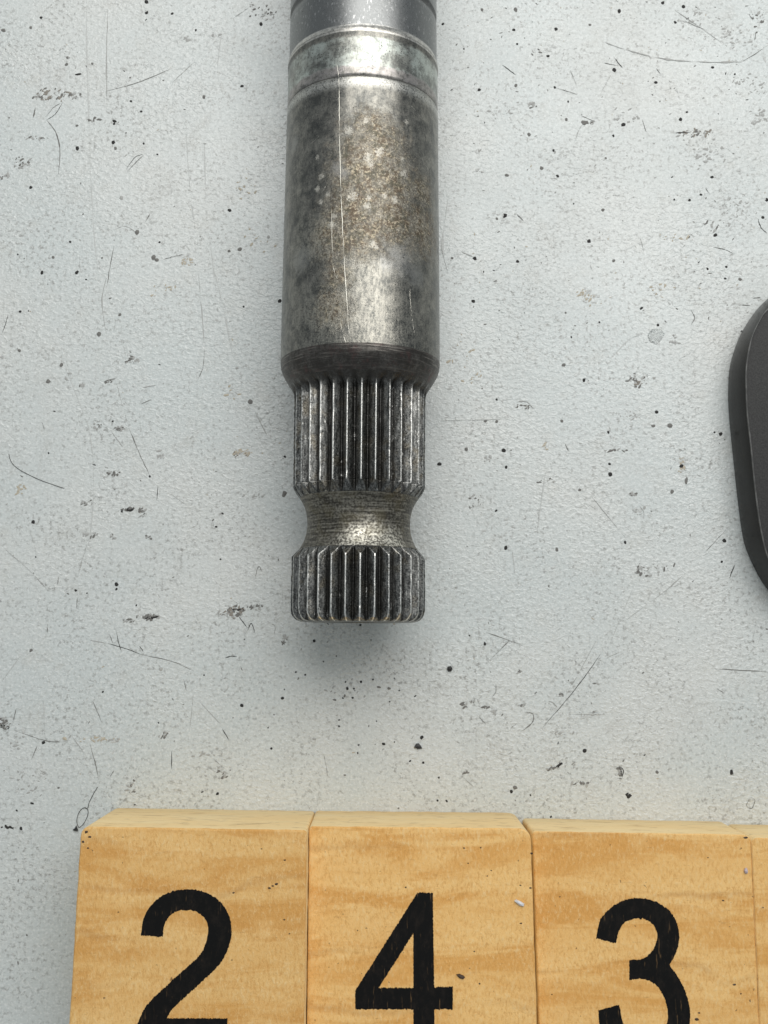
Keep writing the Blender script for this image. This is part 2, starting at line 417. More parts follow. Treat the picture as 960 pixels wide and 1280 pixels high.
STROKES = [
    (L1, [('m', .9, (352, 305), (460, 275), (575, 228)), ('f', 1.6, (290, 0), (288, 100), (295, 350), (308, 700), (325, 900)), ('g', 1.2, (360, 0), (355, 200), (357, 360)),
          ('f', 1.5, (620, 450), (635, 640), (650, 760)), ('f', 1.2, (680, 430), (685, 640)), ('g', .7, (575, 275), (650, 205)), ('f', 1, (740, 100), (725, 220)),
          ('d', .6, (155, 400), (185, 380), (210, 340)), ('m', 1.4, (155, 400), (185, 440), (200, 500), (195, 580)), ('m', 1.5, (110, 395), (118, 360)), ('m', .6, (150, 392), (180, 358), (205, 343)),
          ('d', .6, (420, 565), (450, 525), (475, 515)), ('d', .6, (428, 568), (455, 540), (478, 518)), ('g', 1, (380, 765), (420, 755), (460, 780)), ('m', .9, (380, 820), (365, 900), (358, 950)), ('m', 1, (485, 740), (500, 712)),
          ('m', .8, (545, 865), (580, 855), (615, 848)), ('m', .6, (780, 60), (830, 25)), ('f', 1.3, (700, 800), (715, 930)), ('g', 1, (265, 855), (268, 905))]),
    (L2, [('d', .6, (8, 203), (20, 170), (28, 140)), ('g', .9, (660, 0), (672, 120), (682, 260)), ('m', .8, (682, 260), (676, 320), (660, 357)), ('f', 1.2, (715, 0), (745, 120), (775, 280)),
          ('f', 1.0, (215, 310), (270, 450), (300, 540), (312, 700), (300, 880), (275, 955)),
          ('g', .8, (385, 360), (430, 520)), ('m', .8, (430, 520), (465, 605), (500, 680)), ('g', 1, (360, 0), (340, 100), (360, 240)), ('d', .6, (527, 710), (523, 760)), ('m', .8, (470, 440), (505, 425)),
          ('g', 1, (845, 455), (890, 545)), ('m', 1, (345, 365), (385, 355)), ('g', .8, (370, 530), (410, 585)), ('f', .9, (90, 850), (110, 890), (122, 950)), ('g', .8, (410, 240), (420, 280)),
          ('g', .9, (475, 385), (520, 378)), ('m', .8, (140, 500), (148, 525)), ('f', .8, (570, 740), (620, 775)), ('f', 1, (15, 920), (45, 950))]),
    (L3, [('g', .7, (300, 320), (360, 332)), ('d', .7, (360, 332), (415, 347), (475, 370)), ('m', .7, (475, 370), (570, 390), (640, 420)), ('d', .6, (388, 290), (396, 330), (405, 360)),
          ('m', .6, (365, 300), (378, 335)), ('d', .8, (465, 340), (478, 358)), ('m', 1, (195, 110), (192, 135)), ('m', .9, (258, 180), (255, 215)), ('m', .7, (160, 265), (158, 295)),
          ('m', .7, (45, 620), (150, 655), (210, 660)), ('g', .7, (20, 20), (100, 90), (165, 160)), ('g', .8, (290, 0), (275, 50), (262, 100)), ('g', .8, (645, 500), (628, 660)),
          ('m', .8, (310, 525), (340, 595)), ('m', .7, (300, 665), (320, 740), (328, 780)), ('d', .7, (572, 690), (572, 750)), ('d', .7, (740, 615), (765, 655)), ('d', .7, (795, 240), (825, 280)),
          ('d', .7, (825, 290), (838, 265), (852, 300)), ('d', .9, (750, 380), (770, 374), (790, 375)), ('m', .7, (55, 545), (45, 590)), ('m', .8, (850, 115), (862, 75), (875, 95)), ('g', .7, (660, 520), (735, 600)),
          ('m', .6, (905, 265), (917, 275), (915, 300)), ('m', .6, (612, 450), (622, 490)), ('m', .7, (380, 755), (365, 780)), ('g', .6, (680, 735), (720, 760)), ('m', .5, (710, 715), (750, 750)),
          ('f', .9, (145, 520), (150, 650)), ('g', .7, (240, 640), (290, 710)), ('f', .8, (5, 460), (70, 370)), ('m', .6, (105, 720), (125, 670))]),
    (R4, [('g', 1.4, (490, 120), (540, 138), (600, 155), (640, 165)), ('g', 2.2, (640, 165), (700, 173), (800, 178), (885, 177)), ('m', .7, (885, 177), (930, 150), (950, 135)), ('d', .7, (200, 185), (240, 215)),
          ('d', .7, (520, 165), (545, 195)), ('m', .7, (490, 180), (530, 188)), ('d', .6, (240, 610), (262, 632)), ('m', .9, (805, 706), (835, 713), (865, 726)), ('d', .7, (930, 622), (940, 650), (958, 668)),
          ('g', 1, (85, 720), (120, 735)), ('g', .8, (395, 200), (415, 250)), ('m', .6, (350, 250), (415, 270)), ('m', .6, (600, 340), (612, 378)), ('m', 1, (905, 40), (915, 55)), ('m', 1, (925, 95), (922, 115)),
          ('d', .8, (690, 380), (740, 378)), ('m', .8, (425, 330), (470, 350)), ('m', .6, (595, 680), (605, 720)), ('m', .8, (915, 852), (940, 850)), ('f', 2, (45, 570), (30, 700), (45, 780)),
          ('m', .6, (780, 535), (795, 558)), ('g', .7, (510, 215), (480, 270)), ('g', 1, (410, 400), (420, 370), (434, 351)), ('g', .7, (695, 30), (840, 130)), ('m', .7, (640, 195), (655, 215)), ('m', .5, (720, 60), (790, 90))]),
    (R5, [('m', .7, (740, 105), (750, 85), (738, 60)), ('g', .7, (440, 575), (500, 650), (555, 715)), ('f', 1, (520, 190), (560, 150), (600, 130)), ('m', .6, (840, 690), (780, 755)), ('d', .9, (865, 790), (852, 820)),
          ('m', .9, (585, 795), (595, 815)), ('f', .9, (0, 380), (200, 375)), ('g', 1.3, (240, 325), (270, 325), (290, 345)), ('f', 1, (325, 520), (300, 700)), ('m', .9, (380, 445), (390, 465)),
          ('m', .9, (880, 48), (910, 50)), ('f', 1, (230, 750), (238, 820)), ('g', .7, (590, 620), (605, 640), (590, 648))]),
    (R6, [('f', .8, (655, 160), (700, 50)), ('g', .7, (680, 120), (760, 60), (800, 25)), ('m', .7, (850, 210), (958, 216)), ('m', .6, (415, 140), (485, 165)), ('m', .6, (425, 190), (460, 155)),
          ('m', .7, (485, 330), (505, 312), (505, 295)), ('d', .8, (675, 400), (680, 408), (678, 418)), ('m', .5, (100, 375), (104, 395), (108, 420)), ('m', .7, (860, 248), (875, 258)),
          ('d', .8, (895, 10), (885, 35)), ('d', 1, (890, 405), (892, 417)), ('g', .6, (130, 445), (142, 455)), ('m', .6, (925, 460), (918, 475), (928, 480), (934, 465), (925, 458))]),
    (Z9, [('d', .6, (470, 520), (600, 370), (700, 240), (765, 145)), ('g', .6, (740, 85), (640, 270), (610, 310)), ('g', .7, (790, 170), (890, 125)), ('m', .7, (145, 455), (190, 500)), ('m', .7, (240, 300), (238, 340), (220, 365)),
          ('m', .6, (360, 540), (415, 500), (425, 450), (380, 440)), ('g', 1, (480, 385), (520, 390), (548, 418)), ('m', .5, (310, 525), (345, 495)), ('g', .6, (250, 645), (290, 655), (325, 635)),
          ('d', .7, (855, 712), (868, 740), (872, 770)), ('g', .5, (70, 760), (130, 815)), ('m', .6, (615, 705), (640, 685)), ('f', 1, (600, 450), (700, 450), (780, 450))]),
]


def ribbon(pts, wid, z=0.00003, tip=True, wob=0.25, fade=1.0):
    n = len(pts)
    vs, fs = [], []
    p1, p2, w1, w2 = random.random() * 6, random.random() * 6, random.uniform(0.25, 0.6), random.uniform(0.8, 1.5)
    for i, p in enumerate(pts):
        a, b = pts[max(0, i - 1)], pts[min(n - 1, i + 1)]
        d = (b - a).normalized()
        s = Vector((-d.y, d.x, 0))
        k = wid * max(0.03, fade + (1 - fade) * (0.55 + 0.5 * math.sin(i * w1 + p1) + 0.35 * math.sin(i * w2 + p2))) * (1 + wob * random.uniform(-1, 1)) * (max(0.15, min(1, i / (n * 0.2), (n - 1 - i) / (n * 0.2))) if tip else 1)
        c = Vector((p.x, p.y, z))
        vs += [c - s * k / 2, c + Vector((0, 0, 0.00001)), c + s * k / 2]
    for i in range(n - 1):
        k = 3 * i
        fs += [(k, k + 1, k + 4, k + 3), (k + 1, k + 2, k + 5, k + 4)]
    return vs, fs


zz = 0.000030
for reg, ss in STROKES:
    for s in ss:
        px = catmull([reg(*p) for p in s[2:]], 9)
        pts = [at(p[0] + random.gauss(0, 0.12), p[1] + random.gauss(0, 0.12)) for p in px]
        zz += 0.0000004
        fade = {'d': 0.8, 'm': 0.45, 'g': 0.15, 'f': 0.05}[s[0]]
        vs, fs = ribbon(pts, s[1] * PX * 1.2, zz, fade=fade)
        link('scratch', mesh('scratch', vs, fs), INK[s[0]], table)

# ------------------------------------------------------------------ the shaft
END_V, TOP_V = 777.5, -170.0
pe, pt = at(447.3, END_V, R), at(454.3, 40, R)
rz = math.atan2(-(pt.x - pe.x), pt.y - pe.y)
shaft = empty('splined_shaft', (pe.x, pe.y, 0), rz)
thing(shaft, 'worn steel shaft with two splined bands and a waisted neck, lying on the grey table', 'shaft')
MW = Matrix.Translation((pe.x, pe.y, 0)) @ Matrix.Rotation(rz, 4, 'Z')
MI = MW.inverted()
AX = (MW.to_3x3() @ Vector((0, 1, 0)))


def ly(v):
    """Local distance along the axis whose silhouette shows at photograph row v."""
    lo, hi = -0.05, 0.25
    for _ in range(40):
        m = (lo + hi) / 2
        if pix(MW @ Vector((0, m, R)))[1] > v:
            lo = m
        else:
            hi = m
    return (lo + hi) / 2


def lr(v, hw):
    p = MW @ Vector((0, ly(v), R))
    d = depth(p)
    return hw / F * d / math.sqrt(1 + (hw / F) ** 2)


PROFILE = [(-170, 89.5), (22, 91.3), (27, 91.3), (29, 89.6), (31, 89.3), (33, 89.6), (35, 91.4), (60, 91.8), (82, 92.0), (84.5, 92.0), (87.5, 93.6), (90, 94.0), (94, 93.9), (97, 93.2),
           (100, 93.3), (140, 93.9), (143.0, 93.9), (143.7, 93.3), (144.3, 93.3), (145.0, 94.1), (150, 94.5), (200, 95.2), (330, 97.6), (448, 99.5),
           (458, 99.5), (464, 98.8), (470, 96.8), (476, 93.4), (482, 89.6), (488, 85.6), (492, 83.6), (498, 83.0)]
UPPER = [(498, 83.0), (560, 83.2), (609, 83.2), (612, 82.6)]
CONE_U = [(612, 82.6), (618, 79.0), (624, 74.0)]
NECK = [(624, 74.0), (629, 70.8), (635, 67.8), (642, 65.6), (650, 64.4), (659, 64.2), (668, 65.3), (676, 67.8), (683, 71.2), (688, 74.5)]
CONE_L = [(688, 74.5), (693, 79.2), (697.5, 83.6)]
LOWER = [(697.5, 83.6), (701, 84.4), (730, 84.8), (762, 84.8), (768, 83.7), (772.5, 81.0), (775.5, 77.5), (777.5, 72.0)]
ALLP = PROFILE + UPPER[1:] + CONE_U[1:] + NECK[1:] + CONE_L[1:] + LOWER[1:]
AY = np.array([ly(v) for v, h in ALLP])
AR = np.array([lr(v, h) for v, h in ALLP])
order = np.argsort(AY)


def prof(y):
    return float(np.interp(y, AY[order], AR[order]))


def rows(v0, v1, n, extra=()):
    """Profile rows from photograph row v0 to v1, with the knots of the profile among them."""
    s = set(np.linspace(v0, v1, n)) | {v for v, h in ALLP if v0 <= v <= v1} | set(extra)
    return sorted(s)


def lathe(name, vs, nang, mat, rfun=None, wear=None, cap=False, angs=None):
    ang = angs if angs is not None else [2 * math.pi * i / nang for i in range(nang)]
    V, Fc, W, G = [], [], [], []
    n = len(ang)
    for v in vs:
        y = ly(v)
        r0 = prof(y)
        for a in ang:
            r, wv = (rfun(v, y, r0, a) if rfun else (r0, 0.0))
            V.append((r * math.sin(a), y, R + r * math.cos(a)))
            W.append(wv)
            G.append(tri(a) if rfun else 0.0)
    for j in range(len(vs) - 1):
        for i in range(n):
            k = (i + 1) % n
            Fc.append((j * n + i, j * n + k, (j + 1) * n + k, (j + 1) * n + i))
    if cap:
        b = (len(vs) - 1) * n
        # flat end face with a shallow centre drill hole
        y = ly(vs[-1])
        prev = [b + i for i in range(n)]
        for rr, yy in ((0.94, y - 0.00005), (0.30, y - 0.00006), (0.24, y + 0.0006), (0.02, y + 0.0016)):
            base = len(V)
            for i in range(n):
                q = prof(y) * rr
                V.append((q * math.sin(ang[i]), yy, R + q * math.cos(ang[i])))
                W.append(0.0)
                G.append(0.5)
            for i in range(n):
                k = (i + 1) % n
                Fc.append((prev[i], prev[k], base + k, base + i))
            prev = [base + i for i in range(n)]
    me = mesh(name, V, Fc)
    at_ = me.attributes.new('wear', 'FLOAT', 'POINT')
    at_.data.foreach_set('value', W)
    at_ = me.attributes.new('groove', 'FLOAT', 'POINT')
    at_.data.foreach_set('value', G)
    return link(name, me, mat, shaft, True)


def hit(u, v):
    """Where the ray through a photograph pixel meets the shaft, in the shaft's own coordinates, and the normal there."""
    d = MI.to_3x3() @ ray(u, v)
    o = MI @ Vector((0, 0, HC))

    def f(t):
        p = o + d * t
        return math.hypot(p.x, p.z - R) - prof(p.y)
    t0, t1 = (2.3 * R - HC) / ray(u, v).z, (R - HC) / ray(u, v).z
    for _ in range(40):
        m = (t0 + t1) / 2
        if f(m) > 0:
            t0 = m
        else:
            t1 = m
    p = o + d * t0
    return p, Vector((p.x, 0, p.z - R)).normalized()


BLOBS = [(436, 164, 5), (397, 197, 3), (402, 221, 4.5), (397, 236, 4), (459, 257, 4.5), (493, 250, 5), (504, 217, 5.5), (474, 190, 5.5), (440, 246, 6), (410, 243, 3.5),
         (401, 253, 3.5), (503, 199, 2.5), (508, 152, 3.5), (460, 197, 6), (463, 205, 5), (458, 150, 4), (466, 305, 5), (470, 309, 3), (476, 187, 4), (461, 247, 4), (481, 245, 4), (414, 281, 5), (418, 270, 4)]
GREYB = [(423, 210, 8), (504, 330, 14), (520, 345, 12), (376, 325, 13), (368, 180, 9), (498, 318, 10), (485, 332, 9), (430, 216, 6)]


def steel_common(n, v, seed, dark, bright, lo, hi):
    """Mottled worn steel: large clouds, fine speckle and short brush marks along the shaft."""
    vs = n.coord((1000, 300, 1000), (0, 0, 0), (seed * 3.1, seed * 1.7, 0))
    cloud = n.noise(v, 0.42, 10, 0.80, 0.2)
    streak = n.noise(vs, 2.3, 6, 0.75)
    spec = n.noise(v, 4.4, 5, 0.75)
    k = n.math('ADD', n.math('MULTIPLY', cloud, 0.58), n.math('MULTIPLY', streak, 0.22))
    k = n.math('ADD', k, n.math('MULTIPLY', spec, 0.20))
    k = n.ramp(k, lo, hi)
    return n.mix(k, dark, bright), k, spec, streak


def spheres(n, items, soft=0.35, warp=None):
    c = n.n('ShaderNodeTexCoord').outputs['Object']
    acc = None
    for (u, v, r) in items:
        p, _ = hit(u, v)
        d = n.n('ShaderNodeVectorMath', operation='DISTANCE')
        n.put(d.inputs[0], c)
        d.inputs[1].default_value = tuple(p)
        q = n.math('DIVIDE', d.outputs['Value'], r * PX * 0.93)
        if warp is not None:
            q = n.math('ADD', q, warp)
        m = n.ramp(q, 1.0 - soft, 1.0 + soft, 1.0, 0.0)
        acc = m if acc is None else n.math('MAXIMUM', acc, m)
    return acc


def body_material():
    n = NT('worn_steel')
    v = n.coord()
    c, k, spec, streak = steel_common(n, v, 1.0, (0.088, 0.090, 0.086), (0.33, 0.315, 0.28), 0.40, 0.64)
    warp = n.math('MULTIPLY', n.math('SUBTRACT', n.noise(v, 1.7, 4, 0.7), 0.5), 3.0)
    warpb = n.math('MULTIPLY', n.math('SUBTRACT', n.noise(v, 0.8, 8, 0.82), 0.5), 3.8)
    # brownish oxide in the middle of the body
    rust = spheres(n, [(470, 190, 38), (446, 212, 30), (482, 225, 40), (490, 266, 42), (438, 262, 32), (420, 300, 24),  (452, 296, 24), (465, 162, 22), (527, 285, 30), (528, 240, 20), (408, 290, 18), (420, 345, 16), (415, 385, 20)], 0.75, warpb)
    tan = n.ramp(n.noise(v, 2.4, 5, 0.8), 0.50, 0.60)
    brown = n.mix(n.ramp(n.noise(v, 0.9, 3), 0.4, 0.6), (0.100, 0.070, 0.043), (0.085, 0.076, 0.050))
    oxide = n.mix(tan, brown, (0.46, 0.39, 0.28))
    oxide = n.mix(n.ramp(n.noise(v, 0.85, 9, 0.82), 0.47, 0.57), oxide, n.mix(n.ramp(spec, 0.45, 0.62), (0.15, 0.135, 0.11), (0.52, 0.47, 0.38)))
    oxide = n.mix(n.ramp(n.noise(v, 0.55, 4, 0.7), 0.56, 0.66, 0, 0.7), oxide, (0.075, 0.068, 0.052))
    c = n.mix(n.math('MULTIPLY', rust, 0.90), c, oxide)
    grey = spheres(n, GREYB, 0.8, warp)
    c = n.mix(n.math('MULTIPLY', grey, 0.6), c, (0.34, 0.335, 0.32))
    # brighter speckled patches on the lower part and centre line
    low = spheres(n, [(450, 425, 46), (470, 400, 44), (445, 385, 34), (410, 415, 30), (480, 430, 40), (455, 345, 26), (395, 300, 26), (400, 395, 30)], 0.8, warpb)
    lowk = n.math('MULTIPLY', low, n.ramp(n.math('ADD', n.math('MULTIPLY', spec, 0.5), n.math('MULTIPLY', streak, 0.5)), 0.42, 0.60))
    c = n.mix(n.math('MULTIPLY', lowk, 0.55), c, (0.46, 0.44, 0.38))
    blob = spheres(n, [(a, b, q * 0.85) for a, b, q in BLOBS], 0.55, n.math('ADD', warp, n.math('MULTIPLY', n.math('SUBTRACT', n.noise(v, 4.5, 3, 0.75), 0.5), 4.2)))
    crumbly = n.ramp(n.math('ADD', n.noise(v, 3.2, 5, 0.8), n.math('MULTIPLY', blob, 0.16)), 0.53, 0.62)
    blob = n.math('MULTIPLY', blob, crumbly)
    c = n.mix(n.math('MULTIPLY', blob, 0.62), c, (0.64, 0.61, 0.54))
    # bands of finish along the shaft
    y = n.n('ShaderNodeSeparateXYZ')
    n.put(y.inputs[0], n.n('ShaderNodeTexCoord').outputs['Object'])
    wob = n.math('ADD', y.outputs[1], n.math('MULTIPLY', n.math('SUBTRACT', n.noise(v, 0.8, 4, 0.7), 0.5), 0.0009))

    def band(v0, v1, s=0.00025, src=wob):
        a = n.ramp(src, ly(v1) - s, ly(v1) + s)
        b = n.ramp(src, ly(v0) - s, ly(v0) + s, 1, 0)
        return n.math('MULTIPLY', a, b)
    top = band(-200, 86, 0.00006, y.outputs[1])
    matte = n.mix(n.ramp(n.noise(n.coord((1000, 420, 1000)), 3.4, 3, 0.6), 0.56, 0.74, 0, 0.8), (0.20, 0.205, 0.205), (0.50, 0.50, 0.50))
    c = n.mix(top, c, matte)
    edge = band(83.5, 92.5, 0.00008, y.outputs[1])
    c = n.mix(n.math('MULTIPLY', edge, n.ramp(n.noise(v, 1.6, 4, 0.7), 0.36, 0.60, 0.35, 0.9)), c, (0.66, 0.64, 0.60))  # the bevel's catch of light painted in as a broken bright ring
    lip = band(89.6, 90.6, 0.00004, y.outputs[1])
    c = n.mix(n.math('MULTIPLY', lip, 0.5), c, (0.16, 0.15, 0.14))
    plated = band(99, 133, 0.0002)
    c = n.mix(n.math('MULTIPLY', plated, n.math('MULTIPLY', n.ramp(k, 0.05, 0.7, 0.30, 0.95), n.ramp(n.noise(v, 0.28, 4, 0.65), 0.38, 0.60, 0.25, 1.0))), c, (0.53, 0.57, 0.53))
    pink = band(132, 143, 0.00015)
    c = n.mix(n.math('MULTIPLY', pink, n.ramp(n.noise(v, 0.9, 4, 0.7), 0.35, 0.6, 0.15, 0.75)), c, (0.47, 0.435, 0.42))
    shiny = band(146, 156, 0.0007)
    c = n.mix(n.math('MULTIPLY', shiny, n.ramp(spec, 0.38, 0.58, 0.15, 0.8)), c, (0.66, 0.65, 0.61))
    gr = band(143.5, 144.7, 0.00004, y.outputs[1])
    c = n.mix(n.math('MULTIPLY', gr, 0.6), c, (0.07, 0.06, 0.055))
    gr2 = band(26, 36, 0.00006, y.outputs[1])
    c = n.mix(n.math('MULTIPLY', gr2, 0.6), c, (0.05, 0.05, 0.05))
    # dark pits
    pit = n.ramp(n.voro(v, 1.9), 0.10, 0.24, 0.85, 0.0)
    pit = n.math('MULTIPLY', pit, n.ramp(n.noise(v, 0.5, 3), 0.5, 0.62))
    c = n.mix(pit, c, (0.045, 0.042, 0.038))
    rough = n.ramp(spec, 0.3, 0.7, 0.25, 0.40)
    rough = n.math('ADD', rough, n.math('MULTIPLY', n.math('MAXIMUM', rust, blob), 0.12))
    metal = n.math('SUBTRACT', 0.95, n.math('MULTIPLY', n.math('MAXIMUM', rust, blob), 0.35))
    nb = n.bump(spec, 0.28, 0.00005)
    nb = n.bump(streak, 0.26, 0.00006, nb)
    nb = n.bump(n.noise(n.coord((80, 1000, 80)), 2.6, 3, 0.6), 0.18, 0.00005, nb)
    nb = n.bump(n.math('MULTIPLY', n.noise(v, 1.4, 4, 0.7), rust), 0.5, 0.00012, nb)
    return n.out(c, rough, metal, nb)


def shoulder_material():
    n = NT('turned_dark_steel')
    v = n.coord()
    c, k, spec, streak = steel_common(n, v, 2.0, (0.058, 0.053, 0.049), (0.20, 0.19, 0.175), 0.45, 0.70)
    red = n.ramp(n.noise(v, 0.45, 4, 0.7), 0.52, 0.68)
    c = n.mix(n.math('MULTIPLY', red, 0.65), c, (0.11, 0.066, 0.062))
    vr = n.coord((60, 1000, 60))
    ring = n.noise(vr, 5.0, 3, 0.6)
    sy = n.n('ShaderNodeSeparateXYZ')
    n.put(sy.inputs[0], n.n('ShaderNodeTexCoord').outputs['Object'])
    upper = n.ramp(sy.outputs[1], ly(474), ly(459), 0.25, 1.0)
    c = n.mix(n.math('MULTIPLY', n.ramp(ring, 0.50, 0.66, 0, 0.75), upper), c, (0.30, 0.275, 0.25))
    nb = n.bump(ring, 0.55, 0.00010)
    nb = n.bump(spec, 0.35, 0.00005, nb)
    return n.out(c, 0.42, 0.9, nb)


def spline_material():
    n = NT('blackened_spline_steel')
    v = n.coord()
    vg = n.coord((1000, 170, 1000))
    run = n.noise(vg, 2.6, 5, 0.75)
    spec = n.noise(v, 4.2, 4, 0.75)
    patch = n.noise(v, 0.40, 4, 0.6)
    k = n.math('ADD', n.math('MULTIPLY', run, 0.6), n.math('MULTIPLY', spec, 0.4))
    c = n.mix(n.ramp(k, 0.42, 0.62), (0.052, 0.053, 0.051), (0.27, 0.27, 0.26))
    c = n.mix(n.ramp(patch, 0.50, 0.66, 0, 0.55), c, n.mix(n.ramp(spec, 0.45, 0.6), (0.085, 0.070, 0.048), (0.30, 0.27, 0.21)))
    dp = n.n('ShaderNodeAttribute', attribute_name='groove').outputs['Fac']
    root_dark = n.ramp(n.math('ADD', dp, n.math('MULTIPLY', n.math('SUBTRACT', spec, 0.5), 0.7)), 0.50, 0.98, 0, 0.85)
    c = n.mix(root_dark, c, (0.028, 0.027, 0.025))  # darker towards the tooth roots, broken up by speckle
    a = n.n('ShaderNodeAttribute', attribute_name='wear')
    q = n.math('ADD', a.outputs['Fac'], n.math('MULTIPLY', n.math('SUBTRACT', n.noise(v, 2.4, 5, 0.78), 0.5), 1.5))
    wr = n.ramp(q, 0.55, 0.92)
    c = n.mix(wr, c, (0.72, 0.71, 0.68))
    glint = n.ramp(n.noise(n.coord((1000, 420, 1000)), 3.2, 5, 0.82), 0.57, 0.64)
    glint = n.math('MULTIPLY', glint, n.ramp(n.noise(v, 0.45, 3), 0.44, 0.60))
    c = n.mix(n.math('MULTIPLY', glint, 0.8), c, (0.66, 0.65, 0.62))
    sy = n.n('ShaderNodeSeparateXYZ')
    n.put(sy.inputs[0], n.n('ShaderNodeTexCoord').outputs['Object'])
    yw = n.math('ADD', sy.outputs[1], n.math('MULTIPLY', n.math('SUBTRACT', n.noise(v, 0.7, 4, 0.7), 0.5), 0.0014))
    c = n.mix(n.ramp(yw, ly(503), ly(488), 0, 0.85), c, (0.058, 0.053, 0.048))
    rough = n.ramp(spec, 0.3, 0.7, 0.22, 0.42)
    nb = n.bump(spec, 0.45, 0.00006)
    nb = n.bump(run, 0.40, 0.00007, nb)
    return n.out(c, rough, 0.92, nb)


def neck_material():
    n = NT('rusty_neck_steel')
    v = n.coord()
    vr = n.coord((130, 1300, 130))
    fib = n.noise(vr, 2.6, 2, 0.5)
    fine = n.noise(v, 3.4, 3, 0.6)
    m = n.math('ADD', n.math('MULTIPLY', fib, 0.38), n.math('MULTIPLY', fine, 0.62))
    lines = n.noise(n.coord((60, 1400, 60)), 3.0, 3, 0.7)
    c = n.mix(n.ramp(m, 0.40, 0.64), (0.055, 0.050, 0.042), (0.27, 0.255, 0.215))
    c = n.mix(n.ramp(lines, 0.38, 0.50, 0.65, 0), c, (0.040, 0.036, 0.030))
    c = n.mix(n.ramp(lines, 0.56, 0.68, 0, 0.45), c, (0.38, 0.36, 0.31))
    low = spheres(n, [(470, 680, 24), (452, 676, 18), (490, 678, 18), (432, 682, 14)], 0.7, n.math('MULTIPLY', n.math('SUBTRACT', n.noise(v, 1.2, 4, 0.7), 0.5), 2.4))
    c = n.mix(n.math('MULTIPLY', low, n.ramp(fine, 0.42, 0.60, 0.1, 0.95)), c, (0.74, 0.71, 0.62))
    olive = n.ramp(n.noise(v, 0.5, 3), 0.45, 0.65, 0, 0.35)
    c = n.mix(olive, c, (0.145, 0.125, 0.075))
    nb = n.bump(fib, 0.22, 0.00006)
    nb = n.bump(fine, 0.45, 0.00006, nb)
    return n.out(c, 0.46, 0.8, nb)


M_BODY, M_SHO, M_SPL, M_NECK = body_material(), shoulder_material(), spline_material(), neck_material()

NT_ = 30
PH = math.radians(2.9)
fr = [0, .028, .05, .085, .14, .22, .31, .40, .455, .5]
fr = fr + [1 - f for f in reversed(fr[1:-1])]
fr = sorted(fr)
SANG = [PH + 2 * math.pi * (t + f) / NT_ for t in range(NT_) for f in fr]
nick = {t: random.uniform(0.45, 1.15) for t in range(NT_)}
off = {t: random.uniform(-0.10, 0.05) for t in range(NT_)}
DENT = [(random.randrange(NT_), random.choice((random.uniform(495, 622), random.uniform(690, 775))), random.uniform(1.5, 7.0), random.uniform(0.02, 0.07)) for _ in range(160)]
DENTS = {}
for t_, v_, s_, a_ in DENT:
    DENTS.setdefault(t_, []).append((v_, s_, a_))


def tri(a):
    t = ((a - PH) / (2 * math.pi) * NT_) % 1.0
    d = min(t, 1 - t) * 2                     # 0 on the crest, 1 at the root
    d = max(0.0, (d - 0.055) / 0.945)
    return min(1.0, d * 1.06)


DEP = lr(600, 10.2)


def spline_r(v, y, r0, a):
    d = tri(a)
    tooth = int(((a - PH) / (2 * math.pi) * NT_ + 0.5) % NT_)
    run = min(1.0, max(0.0, (v - 483.0) / 19.0))
    run = run * run * (3 - 2 * run)
    crest = lr(560, 83.2) if v < 655 else lr(730, 84.8)
    wear = (1 - d) ** (2.2 + 3.5 * nick[tooth]) * (0.45 + 0.6 * nick[tooth]) * (0.25 + 0.75 * run)
    dent = max([a_ * math.exp(-((v - v_) / s_) ** 2) for v_, s_, a_ in DENTS.get(tooth, [])] + [0.0]) * (1 - d) ** 1.5
    crest = crest + DEP * off[tooth] * (1 - d)
    r0 = r0 + DEP * min(0.0, off[tooth]) * (1 - d) * run
    if v < 611:
        rr = r0 - DEP * d * run
    else:
        rr = min(r0, crest - DEP * d)
    if 611 <= v <= 626 or 686 <= v <= 698:     # where the chamfer cuts a crest the edge stays bright, the facet dark
        rr_t = crest - DEP * d
        wear = max(0.0, 1 - abs(rr_t - r0) / (DEP * 0.20)) * (0.50 if v < 655 else 0.80) if rr_t >= r0 - DEP * 0.20 else wear
        if rr_t > r0 + DEP * 0.20:
            wear = 0.05
    if v > 762:
        wear = max(wear, 0.2)
    return rr - DEP * dent * run, wear * (1 - 0.4 * dent)


def body_r(v, y, r0, a):
    return r0, 0.0


lathe('shaft_body', rows(-170, 456, 90), 256, M_BODY)
lathe('shoulder', rows(456, 484, 18), 256, M_SHO)
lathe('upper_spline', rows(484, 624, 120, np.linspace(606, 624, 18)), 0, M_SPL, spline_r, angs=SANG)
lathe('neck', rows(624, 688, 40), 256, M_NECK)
lathe('lower_spline', rows(688, 777.5, 90, np.linspace(688, 700, 16)), 0, M_SPL, spline_r, cap=True, angs=SANG)

